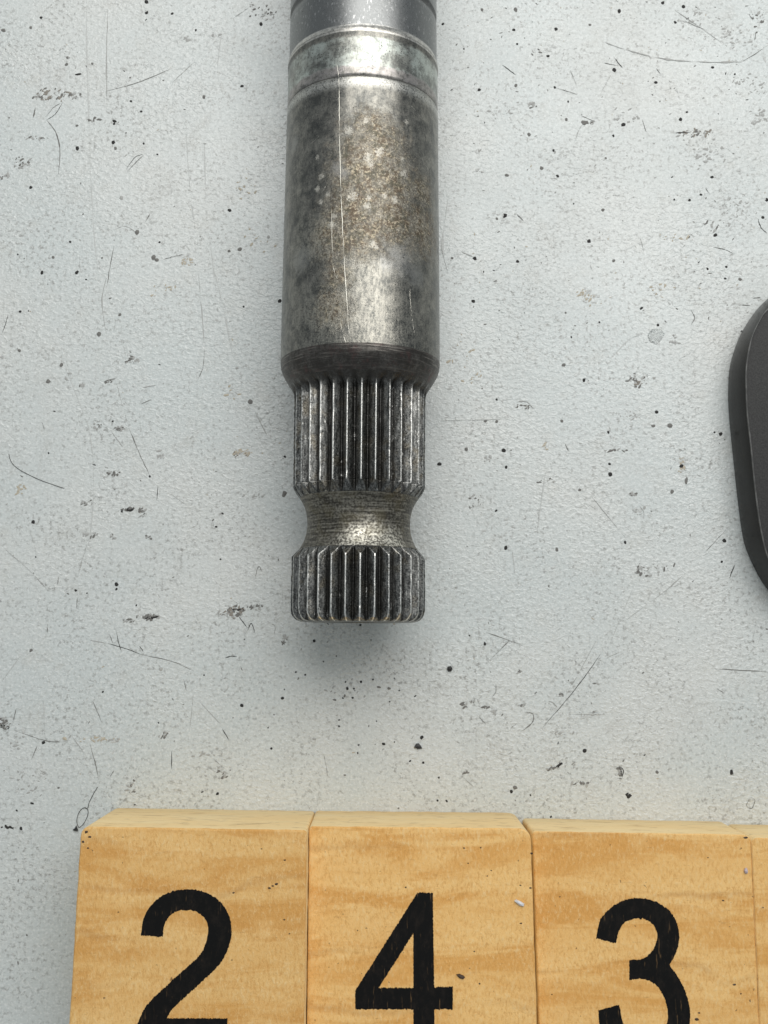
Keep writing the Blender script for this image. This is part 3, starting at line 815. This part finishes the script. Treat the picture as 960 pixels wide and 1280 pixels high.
M_SCR = plain('bright_scratched_steel', (0.56, 0.54, 0.48), 0.34, 0.9)
SHAFT_SCR = [
    (1.25, (420, 72), (423.5, 101), (424, 144), (425, 204), (427, 260), (430, 324), (434.6, 393), (437, 427)),
    (.6, (414, 250), (416, 324), (418, 340), (421.5, 350)), (.6, (462, 314), (466, 355), (470.6, 427)), (.55, (512, 355), (514, 390), (518.5, 420)), (.7, (425, 402), (429, 418), (433, 431)),
    (.6, (463, 126), (470, 131), (477, 137)), (.6, (472, 126), (480, 134), (487, 140)), (.5, (443, 129), (444, 142)), (.5, (388, 180), (394, 175), (400, 169)),
    (.5, (509, 204), (514, 208), (518, 210)), (.5, (511, 129), (520, 139), (529, 151)), (.5, (455, 322), (458, 318), (466, 316)), (.6, (446, 365), (453, 366)), (.5, (455, 379), (468, 377)),
    (.5, (459, 324), (455, 345), (450, 352)), (.5, (475, 320), (473, 345)), (.5, (409, 230), (403, 240)), (.4, (441, 300), (443, 340)), (.4, (481, 360), (483, 410)), (.45, (452, 395), (454, 428)),
]
for s in SHAFT_SCR:
    pts = catmull(s[1:], 14)
    P = [hit(p[0] + random.gauss(0, 0.18), p[1]) for p in pts]
    vs, fs = [], []
    n_ = len(P)
    for i, (p, nn) in enumerate(P):
        a, b = P[max(0, i - 1)][0], P[min(n_ - 1, i + 1)][0]
        side = nn.cross((b - a).normalized()).normalized()
        k = s[0] * PX * 0.68 * max(0.25, 0.75 + 0.45 * math.sin(i * 0.37 + s[0] * 9) + 0.3 * random.uniform(-1, 1)) * max(0.2, min(1, i / (n_ * 0.15), (n_ - 1 - i) / (n_ * 0.15)))
        q = p + nn * 0.00001
        vs += [q - side * k / 2, q + nn * 0.00001, q + side * k / 2]
    for i in range(n_ - 1):
        k = 3 * i
        fs += [(k, k + 1, k + 4, k + 3), (k + 1, k + 2, k + 5, k + 4)]
    link('scratch', mesh('scratch', vs, fs), M_SCR, shaft)


# ------------------------------------------------------------------ the wooden number tiles
def wood(name, seed, side, tone=1.0):
    n = NT(name)
    vg = n.coord((150, 900, 1000), (0, 0, 0.03), (seed * 7.3, seed * 3.7, seed))
    v = n.coord((1000, 1000, 1000), (0, 0, 0), (seed * 5.1, seed * 2.3, 0))
    vs = n.coord((1000, 480, 1000), (0, 0, -0.5 - 0.15 * seed), (seed, seed, 0))
    band = n.noise(vg, 0.26, 4, 0.6, 0.8)
    line = n.noise(vg, 1.3, 4, 0.65)
    fuzz = n.noise(vs, 2.7, 6, 0.75, 0.3)
    cloud = n.noise(v, 0.12, 4, 0.6)
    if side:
        c = n.mix(n.ramp(band, 0.35, 0.65), (0.92, 0.67, 0.33), (0.94, 0.73, 0.40))  # sides paler than the top, with the light on them put into the colour
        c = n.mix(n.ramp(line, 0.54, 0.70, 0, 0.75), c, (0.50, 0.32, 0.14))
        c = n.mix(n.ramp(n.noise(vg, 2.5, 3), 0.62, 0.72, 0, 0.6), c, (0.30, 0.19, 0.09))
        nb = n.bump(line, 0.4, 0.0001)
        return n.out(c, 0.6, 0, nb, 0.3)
    c = n.mix(n.ramp(band, 0.42, 0.60), (0.97 * tone, 0.60 * tone, 0.225 * tone), (0.80 * tone, 0.405 * tone, 0.105 * tone))
    c = n.mix(n.ramp(cloud, 0.45, 0.68, 0, 0.55), c, (0.97, 0.62, 0.25))
    c = n.mix(n.ramp(fuzz, 0.50, 0.66, 0, 0.48), c, (0.96, 0.73, 0.39))
    c = n.mix(n.ramp(fuzz, 0.36, 0.50, 0.55, 0), c, (0.62, 0.30, 0.075))
    c = n.mix(n.ramp(line, 0.60, 0.72, 0, 0.16), c, (0.55, 0.27, 0.085))
    wob = n.math('MULTIPLY', n.math('SUBTRACT', n.noise(v, 0.055, 3, 0.5), 0.5), 9.0)
    sx = n.n('ShaderNodeSeparateXYZ')
    n.put(sx.inputs[0], v)
    yy = n.math('ADD', sx.outputs[1], wob)
    ringl = n.math('PINGPONG', yy, 2.3 + 0.55 * seed)
    ringm = n.math('MULTIPLY', n.ramp(ringl, 0.0, 0.75, 1, 0), n.ramp(n.noise(vg, 0.22, 3), 0.44, 0.62))
    c = n.mix(n.math('MULTIPLY', ringm, 0.26), c, (0.42, 0.20, 0.06))
    soft = n.ramp(ringl, 0.0, 2.3 + 0.55 * seed, 0.0, 0.45)
    c = n.mix(n.math('MULTIPLY', soft, 0.7), c, (0.86 * tone, 0.47 * tone, 0.14 * tone))
    sp = n.ramp(n.noise(v, 1.6, 2, 0.5), 0.735, 0.77)
    c = n.mix(n.math('MULTIPLY', sp, 0.75), c, (0.16, 0.08, 0.03))
    pore = n.ramp(n.noise(n.coord((170, 1000, 1000), (0, 0, 0.02)), 3.2, 4, 0.75), 0.60, 0.72, 0, 0.42)
    c = n.mix(pore, c, (0.46, 0.235, 0.07))
    nb = n.bump(fuzz, 0.9, 0.00020)
    nb = n.bump(line, 0.2, 0.0001, nb)
    rough = n.ramp(fuzz, 0.3, 0.7, 0.55, 0.42)
    return n.out(c, rough, 0, nb, 0.4)


def ink_material():
    n = NT('black_ink')
    v = n.coord((1000, 140, 1000))
    gap = n.ramp(n.noise(v, 2.6, 3, 0.6), 0.62, 0.74)
    c = n.mix(n.math('MULTIPLY', gap, 0.5), (0.006, 0.006, 0.006), (0.20, 0.12, 0.055))
    c = n.mix(n.ramp(n.noise(n.coord((1000, 500, 1000)), 0.9, 5, 0.75), 0.45, 0.7, 0, 0.5), c, (0.022, 0.017, 0.014))
    fine = n.noise(n.coord(), 2.5, 3)
    c = n.mix(n.ramp(fine, 0.6, 0.75, 0, 0.3), c, (0.035, 0.028, 0.022))
    return n.out(c, 0.6, 0, n.bump(fine, 0.3, 0.00006), 0.12)


M_INK = ink_material()


def solve_h(u, vb, vt):
    b = at(u, vb)
    lo, hi = 0.0, 0.06
    for _ in range(40):
        m = (lo + hi) / 2
        if pix((b.x, b.y, m))[1] < vt:
            lo = m
        else:
            hi = m
    return lo


def tile(label, seed, h, corners, rads, soft=0.00035, tone=1.0):
    """corners: photograph pixels of the upper face, clockwise from the far left; rads: corner radii in metres."""
    P = [at(u, v, h) for u, v in corners]
    c = sum(P, Vector()) / 4
    root = empty('number_tile', (c.x, c.y, 0))
    thing(root, label, 'number tile', 'wooden number tiles in a row')
    outline = []
    for i in range(4):
        p, a, b = P[i], P[i - 1], P[(i + 1) % 4]
        da, db = (a - p).normalized(), (b - p).normalized()
        r = rads[i]
        for k in range(9):
            t = k / 8
            q0, q2 = p + da * r, p + db * r
            outline.append(q0.lerp(p, t).lerp(p.lerp(q2, t), t))
        # straight edge, a little uneven
        e0, e1 = p + db * r, b + (p - b).normalized() * rads[(i + 1) % 4]
        nrm = Vector((db.y, -db.x, 0))
        for k in range(1, 24):
            outline.append(e0.lerp(e1, k / 24) + nrm * random.gauss(0, 0.000018))
    O = [Vector((q.x - c.x, q.y - c.y, 0)) for q in outline]
    n = len(O)

    def inset(d):
        res = []
        for i in range(n):
            t = (O[(i + 2) % n] - O[i - 2]).normalized()
            nin = Vector((t.y, -t.x, 0))
            if nin.dot(O[i]) > 0:
                nin = -nin
            res.append(O[i] + nin * d)
        return res
    wob = [random.gauss(0, 0.00004) for _ in range(n)]
    rings = [(0.0003, 0.0), (0.0, 0.0004), (0.0, h * 0.5), (0.0, h - soft * 1.1), (soft * 0.12, h - soft * 0.55), (soft * 0.45, h - soft * 0.16), (soft, h)]
    V, Fc, mi = [], [], []
    for d, z in rings:
        I = inset(d)
        for i in range(n):
            edge = 1.0 if 0 < z < h and z > h * 0.6 else 0.0
            V.append((I[i].x, I[i].y, z + wob[i] * edge))
    for j in range(len(rings) - 1):
        for i in range(n):
            k = (i + 1) % n
            Fc.append((j * n + i, (j + 1) * n + i, (j + 1) * n + k, j * n + k))
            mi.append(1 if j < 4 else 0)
    b = (len(rings) - 1) * n
    Fc.append(tuple(b + i for i in range(n - 1, -1, -1)))
    mi.append(0)
    Fc.append(tuple(range(n)))
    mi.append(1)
    me = mesh('tile_block', V, Fc)
    o = link('tile_block', me, [wood('tile_top_wood', seed, False, tone), wood('lit_tile_side_wood', seed, True)], root, True)
    me.polygons.foreach_set('material_index', mi)
    me.polygons[len(Fc) - 2].use_smooth = False
    me.polygons[len(Fc) - 1].use_smooth = False
    bm = bmesh.new()
    bm.from_mesh(me)
    bmesh.ops.recalc_face_normals(bm, faces=bm.faces)
    bm.to_mesh(me)
    bm.free()
    return root, c, h


def digit(root, c, h, polys):
    """polys: closed outlines in photograph pixels on the upper face; the ink lies a hair above the wood."""
    bm = bmesh.new()
    z = h + 0.00004
    for poly in polys:
        pts = []
        m = len(poly)
        for i in range(m):
            a, b = np.array(poly[i]), np.array(poly[(i + 1) % m])
            L = np.linalg.norm(b - a)
            k = max(1, int(L / 1.0))
            for j in range(k):
                q = a + (b - a) * j / k
                pts.append(at(q[0] + random.gauss(0, 0.18), q[1] + random.gauss(0, 0.50), z))
        vs = [bm.verts.new((p.x - c.x, p.y - c.y, z)) for p in pts]
        es = [bm.edges.new((vs[i], vs[(i + 1) % len(vs)])) for i in range(len(vs))]
    bmesh.ops.triangle_fill(bm, use_beauty=True, use_dissolve=False, edges=bm.edges[:])
    for f in bm.faces:
        if f.normal.z < 0:
            f.normal_flip()
    me = bpy.data.meshes.new('printed_digit')
    bm.to_mesh(me)
    bm.free()
    link('printed_digit', me, M_INK, root)


H1, H2, H3 = solve_h(250, 1012, 1036), solve_h(520, 1015, 1035), solve_h(790, 1025.5, 1042.5)
H4 = H3 + 0.0001
t1, c1, h1 = tile('honey coloured wooden tile printed with a black 2, leftmost of the row', 1.0, H1,
                  [(101, 1033), (384.0, 1037.5), (379.2, 1376), (80, 1376)], [0.0014, 0.0006, 0.0014, 0.0014], 0.00030, 0.90)
t2, c2, h2 = tile('smooth wooden tile printed with a black 4, between the 2 and the 3', 2.6, H2,
                  [(386.2, 1032.5), (663.5, 1035.5), (674.5, 1376), (382.6, 1376)], [0.0006, 0.0018, 0.0014, 0.0014], 0.00024)
t3, c3, h3 = tile('wooden tile printed with a black 3, right of the 4', 4.1, H3,
                  [(665.5, 1039), (938.5, 1043.5), (953.5, 1376), (677.0, 1376)], [0.0006, 0.0013, 0.0014, 0.0014], 0.00022, 0.97)
t4, c4, h4 = tile('wooden tile without a visible number, cut off by the right edge of the photo', 5.7, H4,
                  [(939.2, 1047), (1215, 1052), (1240, 1376), (954.2, 1376)], [0.0010, 0.0012, 0.0014, 0.0014], 0.00022, 0.97)

two_l = [(176, 1169.5), (180, 1147), (192, 1128), (210, 1116), (233, 1111.8), (256, 1115), (275, 1127), (286, 1144), (289.5, 1164), (286, 1183), (276, 1203), (258, 1222), (234, 1244), (217, 1260), (208, 1273)]
two_r = [(203.4, 1171), (205, 1158), (211, 1146), (220, 1140), (233.5, 1137.6), (246, 1140), (256, 1148), (260, 1158), (259.8, 1168), (256, 1182), (248, 1196), (229, 1213), (205, 1235), (183, 1257), (171.5, 1280), (168, 1300)]
digit(t1, c1, h1, [[tuple(p) for p in catmull(two_l, 8)] + [(284, 1273), (284, 1300), (168, 1300)] + [tuple(p) for p in reversed(catmull(two_r[:-1], 8))]])
digit(t2, c2, h2, [[(521.7, 1116), (541, 1116), (542.7, 1234), (566, 1233.3), (566, 1261.7), (542.9, 1261.7), (543.5, 1303), (517, 1303), (516.7, 1261.7), (444, 1261.7), (444, 1238.3)],
                   [(516.7, 1166.7), (473.3, 1235), (516.7, 1235)]])
three_o = [(745, 1173), (750, 1151), (763, 1135), (780, 1125.5), (796.7, 1122.7), (816, 1125.5), (834, 1136), (845, 1151), (849, 1170), (846, 1188), (836.7, 1206.7), (848, 1222), (858, 1243), (862.7, 1266.7), (860, 1290), (848, 1312), (828, 1326), (805, 1331), (782, 1327), (762, 1313), (751, 1292), (748, 1263)]
three_i = [(774, 1256), (779, 1279), (789, 1295), (805, 1303), (822, 1297), (832, 1284), (835, 1267), (829, 1244), (817, 1229), (803, 1224), (786.7, 1225), (786.7, 1200), (802, 1199), (815, 1189), (821.7, 1171.7), (818, 1158), (809, 1150), (796.7, 1148), (783, 1152), (774, 1163), (770, 1179)]
o_ = [tuple(p) for p in catmull(three_o[:11], 8)] + [tuple(p) for p in catmull(three_o[10:], 8)][1:]
i_ = [tuple(p) for p in catmull(three_i[:11], 8)] + [tuple(p) for p in catmull(three_i[11:], 8)]
digit(t3, c3, h3, [o_ + i_])


# ------------------------------------------------------------------ the black plastic part at the right edge
def black_part():
    base = [(960, 373), (943, 391), (926, 419), (914.5, 453), (911.5, 488), (913, 522), (917, 563), (922.5, 615), (928.7, 663), (934.5, 687), (946.6, 713), (960, 735),
            (985, 760), (1030, 782), (1100, 792), (1230, 790), (1310, 770), (1350, 720), (1362, 560), (1350, 410), (1310, 350), (1230, 328), (1080, 326), (1020, 336), (985, 353)]
    rim = [(960, 386), (947, 405), (938, 427), (932.5, 460), (932.5, 490), (934, 520), (938, 555), (942, 596), (946.5, 634), (952, 668), (960, 698), (974, 722),
           (1000, 744), (1042, 762), (1108, 771), (1225, 770), (1296, 752), (1330, 708), (1342, 560), (1331, 425), (1296, 372), (1225, 350), (1088, 347), (1030, 354), (988, 368)]
    h = 0.0060
    B = [at(p[0], p[1], 0.0008) for p in catmull(base, 8, True)]
    T = [at(p[0], p[1], h) for p in catmull(rim, 8, True)]
    n = len(B)
    c = sum(B, Vector()) / n
    root = empty('plastic_cover', (c.x, c.y, 0))
    thing(root, 'black plastic cover with a rounded end and a thin raised rim, at the right edge', 'plastic cover')

    area2 = sum(T[i].x * T[(i + 1) % n].y - T[(i + 1) % n].x * T[i].y for i in range(n))
    SGN = -1 if area2 > 0 else 1

    def ring(k, z, shrink=0.0):
        out = []
        for i in range(n):
            q = B[i].lerp(T[i], k)
            d = Vector((c.x - q.x, c.y - q.y, 0))
            t = (T[(i + 1) % n] - T[i - 1]).normalized()
            nin = Vector((t.y, -t.x, 0))
            if SGN * 1 < 0:
                nin = -nin
            q = q + nin * shrink
            out.append((q.x - c.x, q.y - c.y, z))
        return out

    def loft(name, rings, mat, cap=False):
        V = [p for r in rings for p in r]
        Fc = []
        for j in range(len(rings) - 1):
            for i in range(n):
                k = (i + 1) % n
                Fc.append((j * n + i, j * n + k, (j + 1) * n + k, (j + 1) * n + i))
        if cap:
            Fc.append(tuple(range((len(rings) - 1) * n, len(rings) * n)))
        me = mesh(name, V, Fc)
        bm = bmesh.new()
        bm.from_mesh(me)
        bmesh.ops.recalc_face_normals(bm, faces=bm.faces)
        if sum(f.normal.z * f.calc_area() for f in bm.faces) < 0:
            bmesh.ops.reverse_faces(bm, faces=bm.faces)
        bm.to_mesh(me)
        bm.free()
        return link(name, me, mat, root, True)

    n1 = NT('black_side_plastic')
    v = n1.coord((200, 200, 1000))
    k = n1.noise(v, 1.5, 3)
    c_ = n1.mix(k, (0.008, 0.0075, 0.007), (0.018, 0.017, 0.016))
    M1 = n1.out(c_, 0.26, 0, n1.bump(n1.noise(n1.coord(), 2.5, 3), 0.25, 0.00006), 0.22)
    n2 = NT('black_grained_plastic')
    v = n2.coord()
    g = n2.noise(v, 4.2, 3, 0.6)
    c_ = n2.mix(n2.ramp(g, 0.35, 0.7), (0.010, 0.010, 0.010), (0.030, 0.030, 0.0295))
    M2 = n2.out(c_, 0.5, 0, n2.bump(g, 0.28, 0.00008), 0.35)
    n3 = NT('lit_plastic_rim')
    v = n3.coord()
    g = n3.noise(v, 0.5, 3)
    c_ = n3.mix(n3.ramp(g, 0.4, 0.65), (0.07, 0.069, 0.067), (0.15, 0.147, 0.143))  # edge highlight painted in: rim coloured paler than the wall and top
    M3 = n3.out(c_, 0.38, 0, None, 0.5)
    loft('side_wall', [ring(0.10, 0.0), ring(0.0, 0.0007), ring(0.05, 0.0020), ring(0.30, 0.0040), ring(0.66, 0.0053), ring(0.94, 0.00595)], M1)
    loft('rim', [ring(0.94, 0.00595), ring(0.965, 0.00606), ring(0.99, 0.00614), ring(1.0, 0.00616, 0.00002), ring(1.0, 0.00613, 0.00010), ring(1.0, 0.00602, 0.00016), ring(1.0, 0.00592, 0.00020)], M3)
    loft('top_face', [ring(1.0, 0.00592, 0.00020), ring(1.0, 0.00590, 0.0009), ring(1.0, 0.0062, 0.004)], M2, True)


black_part()


# ------------------------------------------------------------------ small debris
def tube(name, pts, r, mat, label, cat, n=6):
    V, Fc = [], []
    m = len(pts)
    for i, p in enumerate(pts):
        a, b = pts[max(0, i - 1)], pts[min(m - 1, i + 1)]
        d = (b - a).normalized()
        s = d.cross(Vector((0, 0, 1))).normalized()
        u = s.cross(d)
        k = r * (0.5 if i in (0, m - 1) else 1)
        for j in range(n):
            t = 2 * math.pi * j / n
            V.append(p + s * math.cos(t) * k + u * math.sin(t) * k)
    for i in range(m - 1):
        for j in range(n):
            k = (j + 1) % n
            Fc.append((i * n + j, i * n + k, (i + 1) * n + k, (i + 1) * n + j))
    o = link(name, mesh(name, V, Fc), mat, None, True)
    return thing(o, label, cat)


def hair(px, r, mat, label, z=0.00008):
    pts = [at(p[0], p[1], z + 0.00005 * math.sin(i * 0.7)) for i, p in enumerate(catmull(px, 8))]
    return tube('hair', pts, r, mat, label, 'hair')


M_HAIR = plain('dark_hair', (0.030, 0.027, 0.024), 0.5)
M_CHIP = plain('black_chip', (0.02, 0.02, 0.02), 0.5)
hair([(122, 983.7), (117, 992), (111.5, 1003), (109.5, 1010), (104, 1010), (98.5, 1016), (96, 1026), (98.5, 1034), (104, 1030), (109, 1021), (110, 1013), (106, 1009)], 0.000042, M_HAIR, 'dark curled hair at the far left corner of the tile printed 2')
hair([(11, 567), (13, 575), (20, 584), (37, 594), (58, 603), (80.6, 610.5)], 0.00004, M_HAIR, 'thin dark hair lying bent on the table at the left edge')


def chip(name, px, th, mat, label, cat, u, v, z0=0.00001):
    c = at(u, v)
    n = len(px)
    B = [at(a, b) - c for a, b in px]
    V = [(q.x, q.y, 0) for q in B] + [(q.x * 0.86, q.y * 0.86, th * random.uniform(0.7, 1.1)) for q in B] + [(0, 0, th * 1.15)]
    Fc = [(i, (i + 1) % n, n + (i + 1) % n, n + i) for i in range(n)] + [(n + i, n + (i + 1) % n, 2 * n) for i in range(n)]
    me = mesh(name, V, Fc)
    bm = bmesh.new()
    bm.from_mesh(me)
    bmesh.ops.recalc_face_normals(bm, faces=bm.faces)
    bm.to_mesh(me)
    bm.free()
    o = link(name, me, mat)
    o.location = (c.x, c.y, z0)
    return thing(o, label, cat)


chip('metal_chip', [(517.5, 934), (520, 929.5), (523.5, 929), (526, 932), (528, 935.5), (523, 936.5)], 0.0003, M_CHIP, 'black angular chip between the shaft end and the tile printed 4', 'chip', 522.5, 932.5)
chip('metal_chip', [(558.5, 836), (560, 833), (563.5, 832.5), (565.5, 835), (564.5, 839), (560.5, 839.5)], 0.0004, M_CHIP, 'round black crumb on the table right of the shaft end', 'chip', 562, 836)
chip('metal_chip', [(91, 1037), (94, 1035), (95.5, 1031.5), (97, 1035.5), (98, 1038.5), (94, 1038.5)], 0.0003, M_CHIP, 'black chip beside the left edge of the tile printed 2', 'chip', 95, 1036)

# clear flake of plastic, a see-through rhombus with bright edges
nf = NT('clear_plastic')
nf.b.inputs['Transmission Weight'].default_value = 1.0
nf.b.inputs['IOR'].default_value = 1.3
M_CLEAR = nf.out((0.97, 0.98, 0.98), 0.05, 0.0)
chip('clear_flake', [(809, 420), (815, 411), (826, 412), (831, 417), (826, 426), (820, 431), (812, 427)], 0.00022, M_CLEAR, 'small clear plastic flake lying on the table left of the black cover', 'flake', 820, 420)


# crumbs on the tiles
def crumb(px_list, th, mat, label, h):
    c = at(*px_list[0], h)
    pts = [at(a, b, h) for a, b in px_list[1:]]
    n = len(pts)
    V = [(q.x - c.x, q.y - c.y, 0) for q in pts] + [((q.x - c.x) * 0.8, (q.y - c.y) * 0.8, th * random.uniform(.7, 1.2)) for q in pts] + [(0, 0, th * 1.4)]
    Fc = [(i, (i + 1) % n, n + (i + 1) % n, n + i) for i in range(n)] + [(n + i, n + (i + 1) % n, 2 * n) for i in range(n)]
    me = mesh('crumb', V, Fc)
    bm = bmesh.new()
    bm.from_mesh(me)
    bmesh.ops.recalc_face_normals(bm, faces=bm.faces)
    bm.to_mesh(me)
    bm.free()
    o = link('crumb', me, mat)
    o.location = (c.x, c.y, h + 0.00003)
    thing(o, label, 'crumb')


M_WHITE = plain('white_crumb', (0.72, 0.72, 0.74), 0.35)
M_LILAC = plain('lilac_crumb', (0.50, 0.42, 0.45), 0.5)
M_BRN = plain('brown_crumb', (0.055, 0.03, 0.015), 0.6)
crumb([(649, 1128.5), (642.5, 1126), (645, 1124), (651, 1126.5), (655.5, 1129.5), (655, 1133), (649.5, 1132)], 0.0003, M_WHITE, 'white crumb on the tile printed 4 near its right edge', h2)
crumb([(932, 1088.5), (929.5, 1088), (931, 1085), (933.5, 1084.5), (934.5, 1088), (934, 1091.5), (931, 1092)], 0.0003, M_LILAC, 'lilac crumb on the tile printed 3 near its right edge', h3)
crumb([(576, 1221), (570, 1218), (574, 1217), (579, 1219), (581.5, 1221.5), (579, 1224), (574, 1222.5)], 0.00015, M_BRN, 'dark brown crumb on the tile printed 4 beside the crossbar', h2)

# specks of dirt trodden into each tile's upper face
TSP = {0: (t1, c1, h1, [(337, 1110, 1.6), (345.5, 1105, 2), (341, 1107.5, 1.3), (292, 1116, 1.3), (356, 1075, 1.2), (355.5, 1149.5, 1.3), (362, 1167, 1), (327, 1061, .9), (108, 1040, 2.2), (112, 1046, 1.6), (104, 1052, 1.6), (110, 1060, 1.3), (148, 1140, .9), (290, 1200, .8)]),
       1: (t2, c2, h2, [(580, 1060, 1.4), (585, 1079, .9), (614, 1088, 1.1), (601, 1059.5, .9), (507, 1109, 1.1), (650.5, 1106.5, 1.2), (651, 1154, 1.2), (593, 1189, 1), (599.5, 1229.5, 1.2), (447, 1163, .8), (664.5, 1066.5, 1.6), (663, 1110, 1.2)]),
       2: (t3, c3, h3, [(904, 1125.5, 1.4), (918, 1231, 1.6), (926, 1242, 1.1), (871, 1274, 2), (874, 1266, 1.2), (690, 1243, .8), (885, 1072, .8), (932, 1047, 2), (700, 1121, .9)])}
for t, c, h, L in TSP.values():
    V, Fc = [], []
    for (u, v, r) in L:
        p = at(u, v, h)
        k = len(V)
        V.append((p.x - c.x, p.y - c.y, h + 0.00010))
        a0 = random.random() * 6
        for i in range(6):
            a = a0 + i * math.pi / 3
            q = r * PX * 0.9 * random.uniform(0.6, 1.25)
            V.append((p.x - c.x + math.cos(a) * q * 1.3, p.y - c.y + math.sin(a) * q * 0.8, h + 0.00003))
        Fc += [(k, k + 1 + i, k + 1 + (i + 1) % 6) for i in range(6)]
    o = link('dirt_speckle', mesh('dirt_speckle', V, Fc), M_BRN, t)
    o['kind'] = 'stuff'
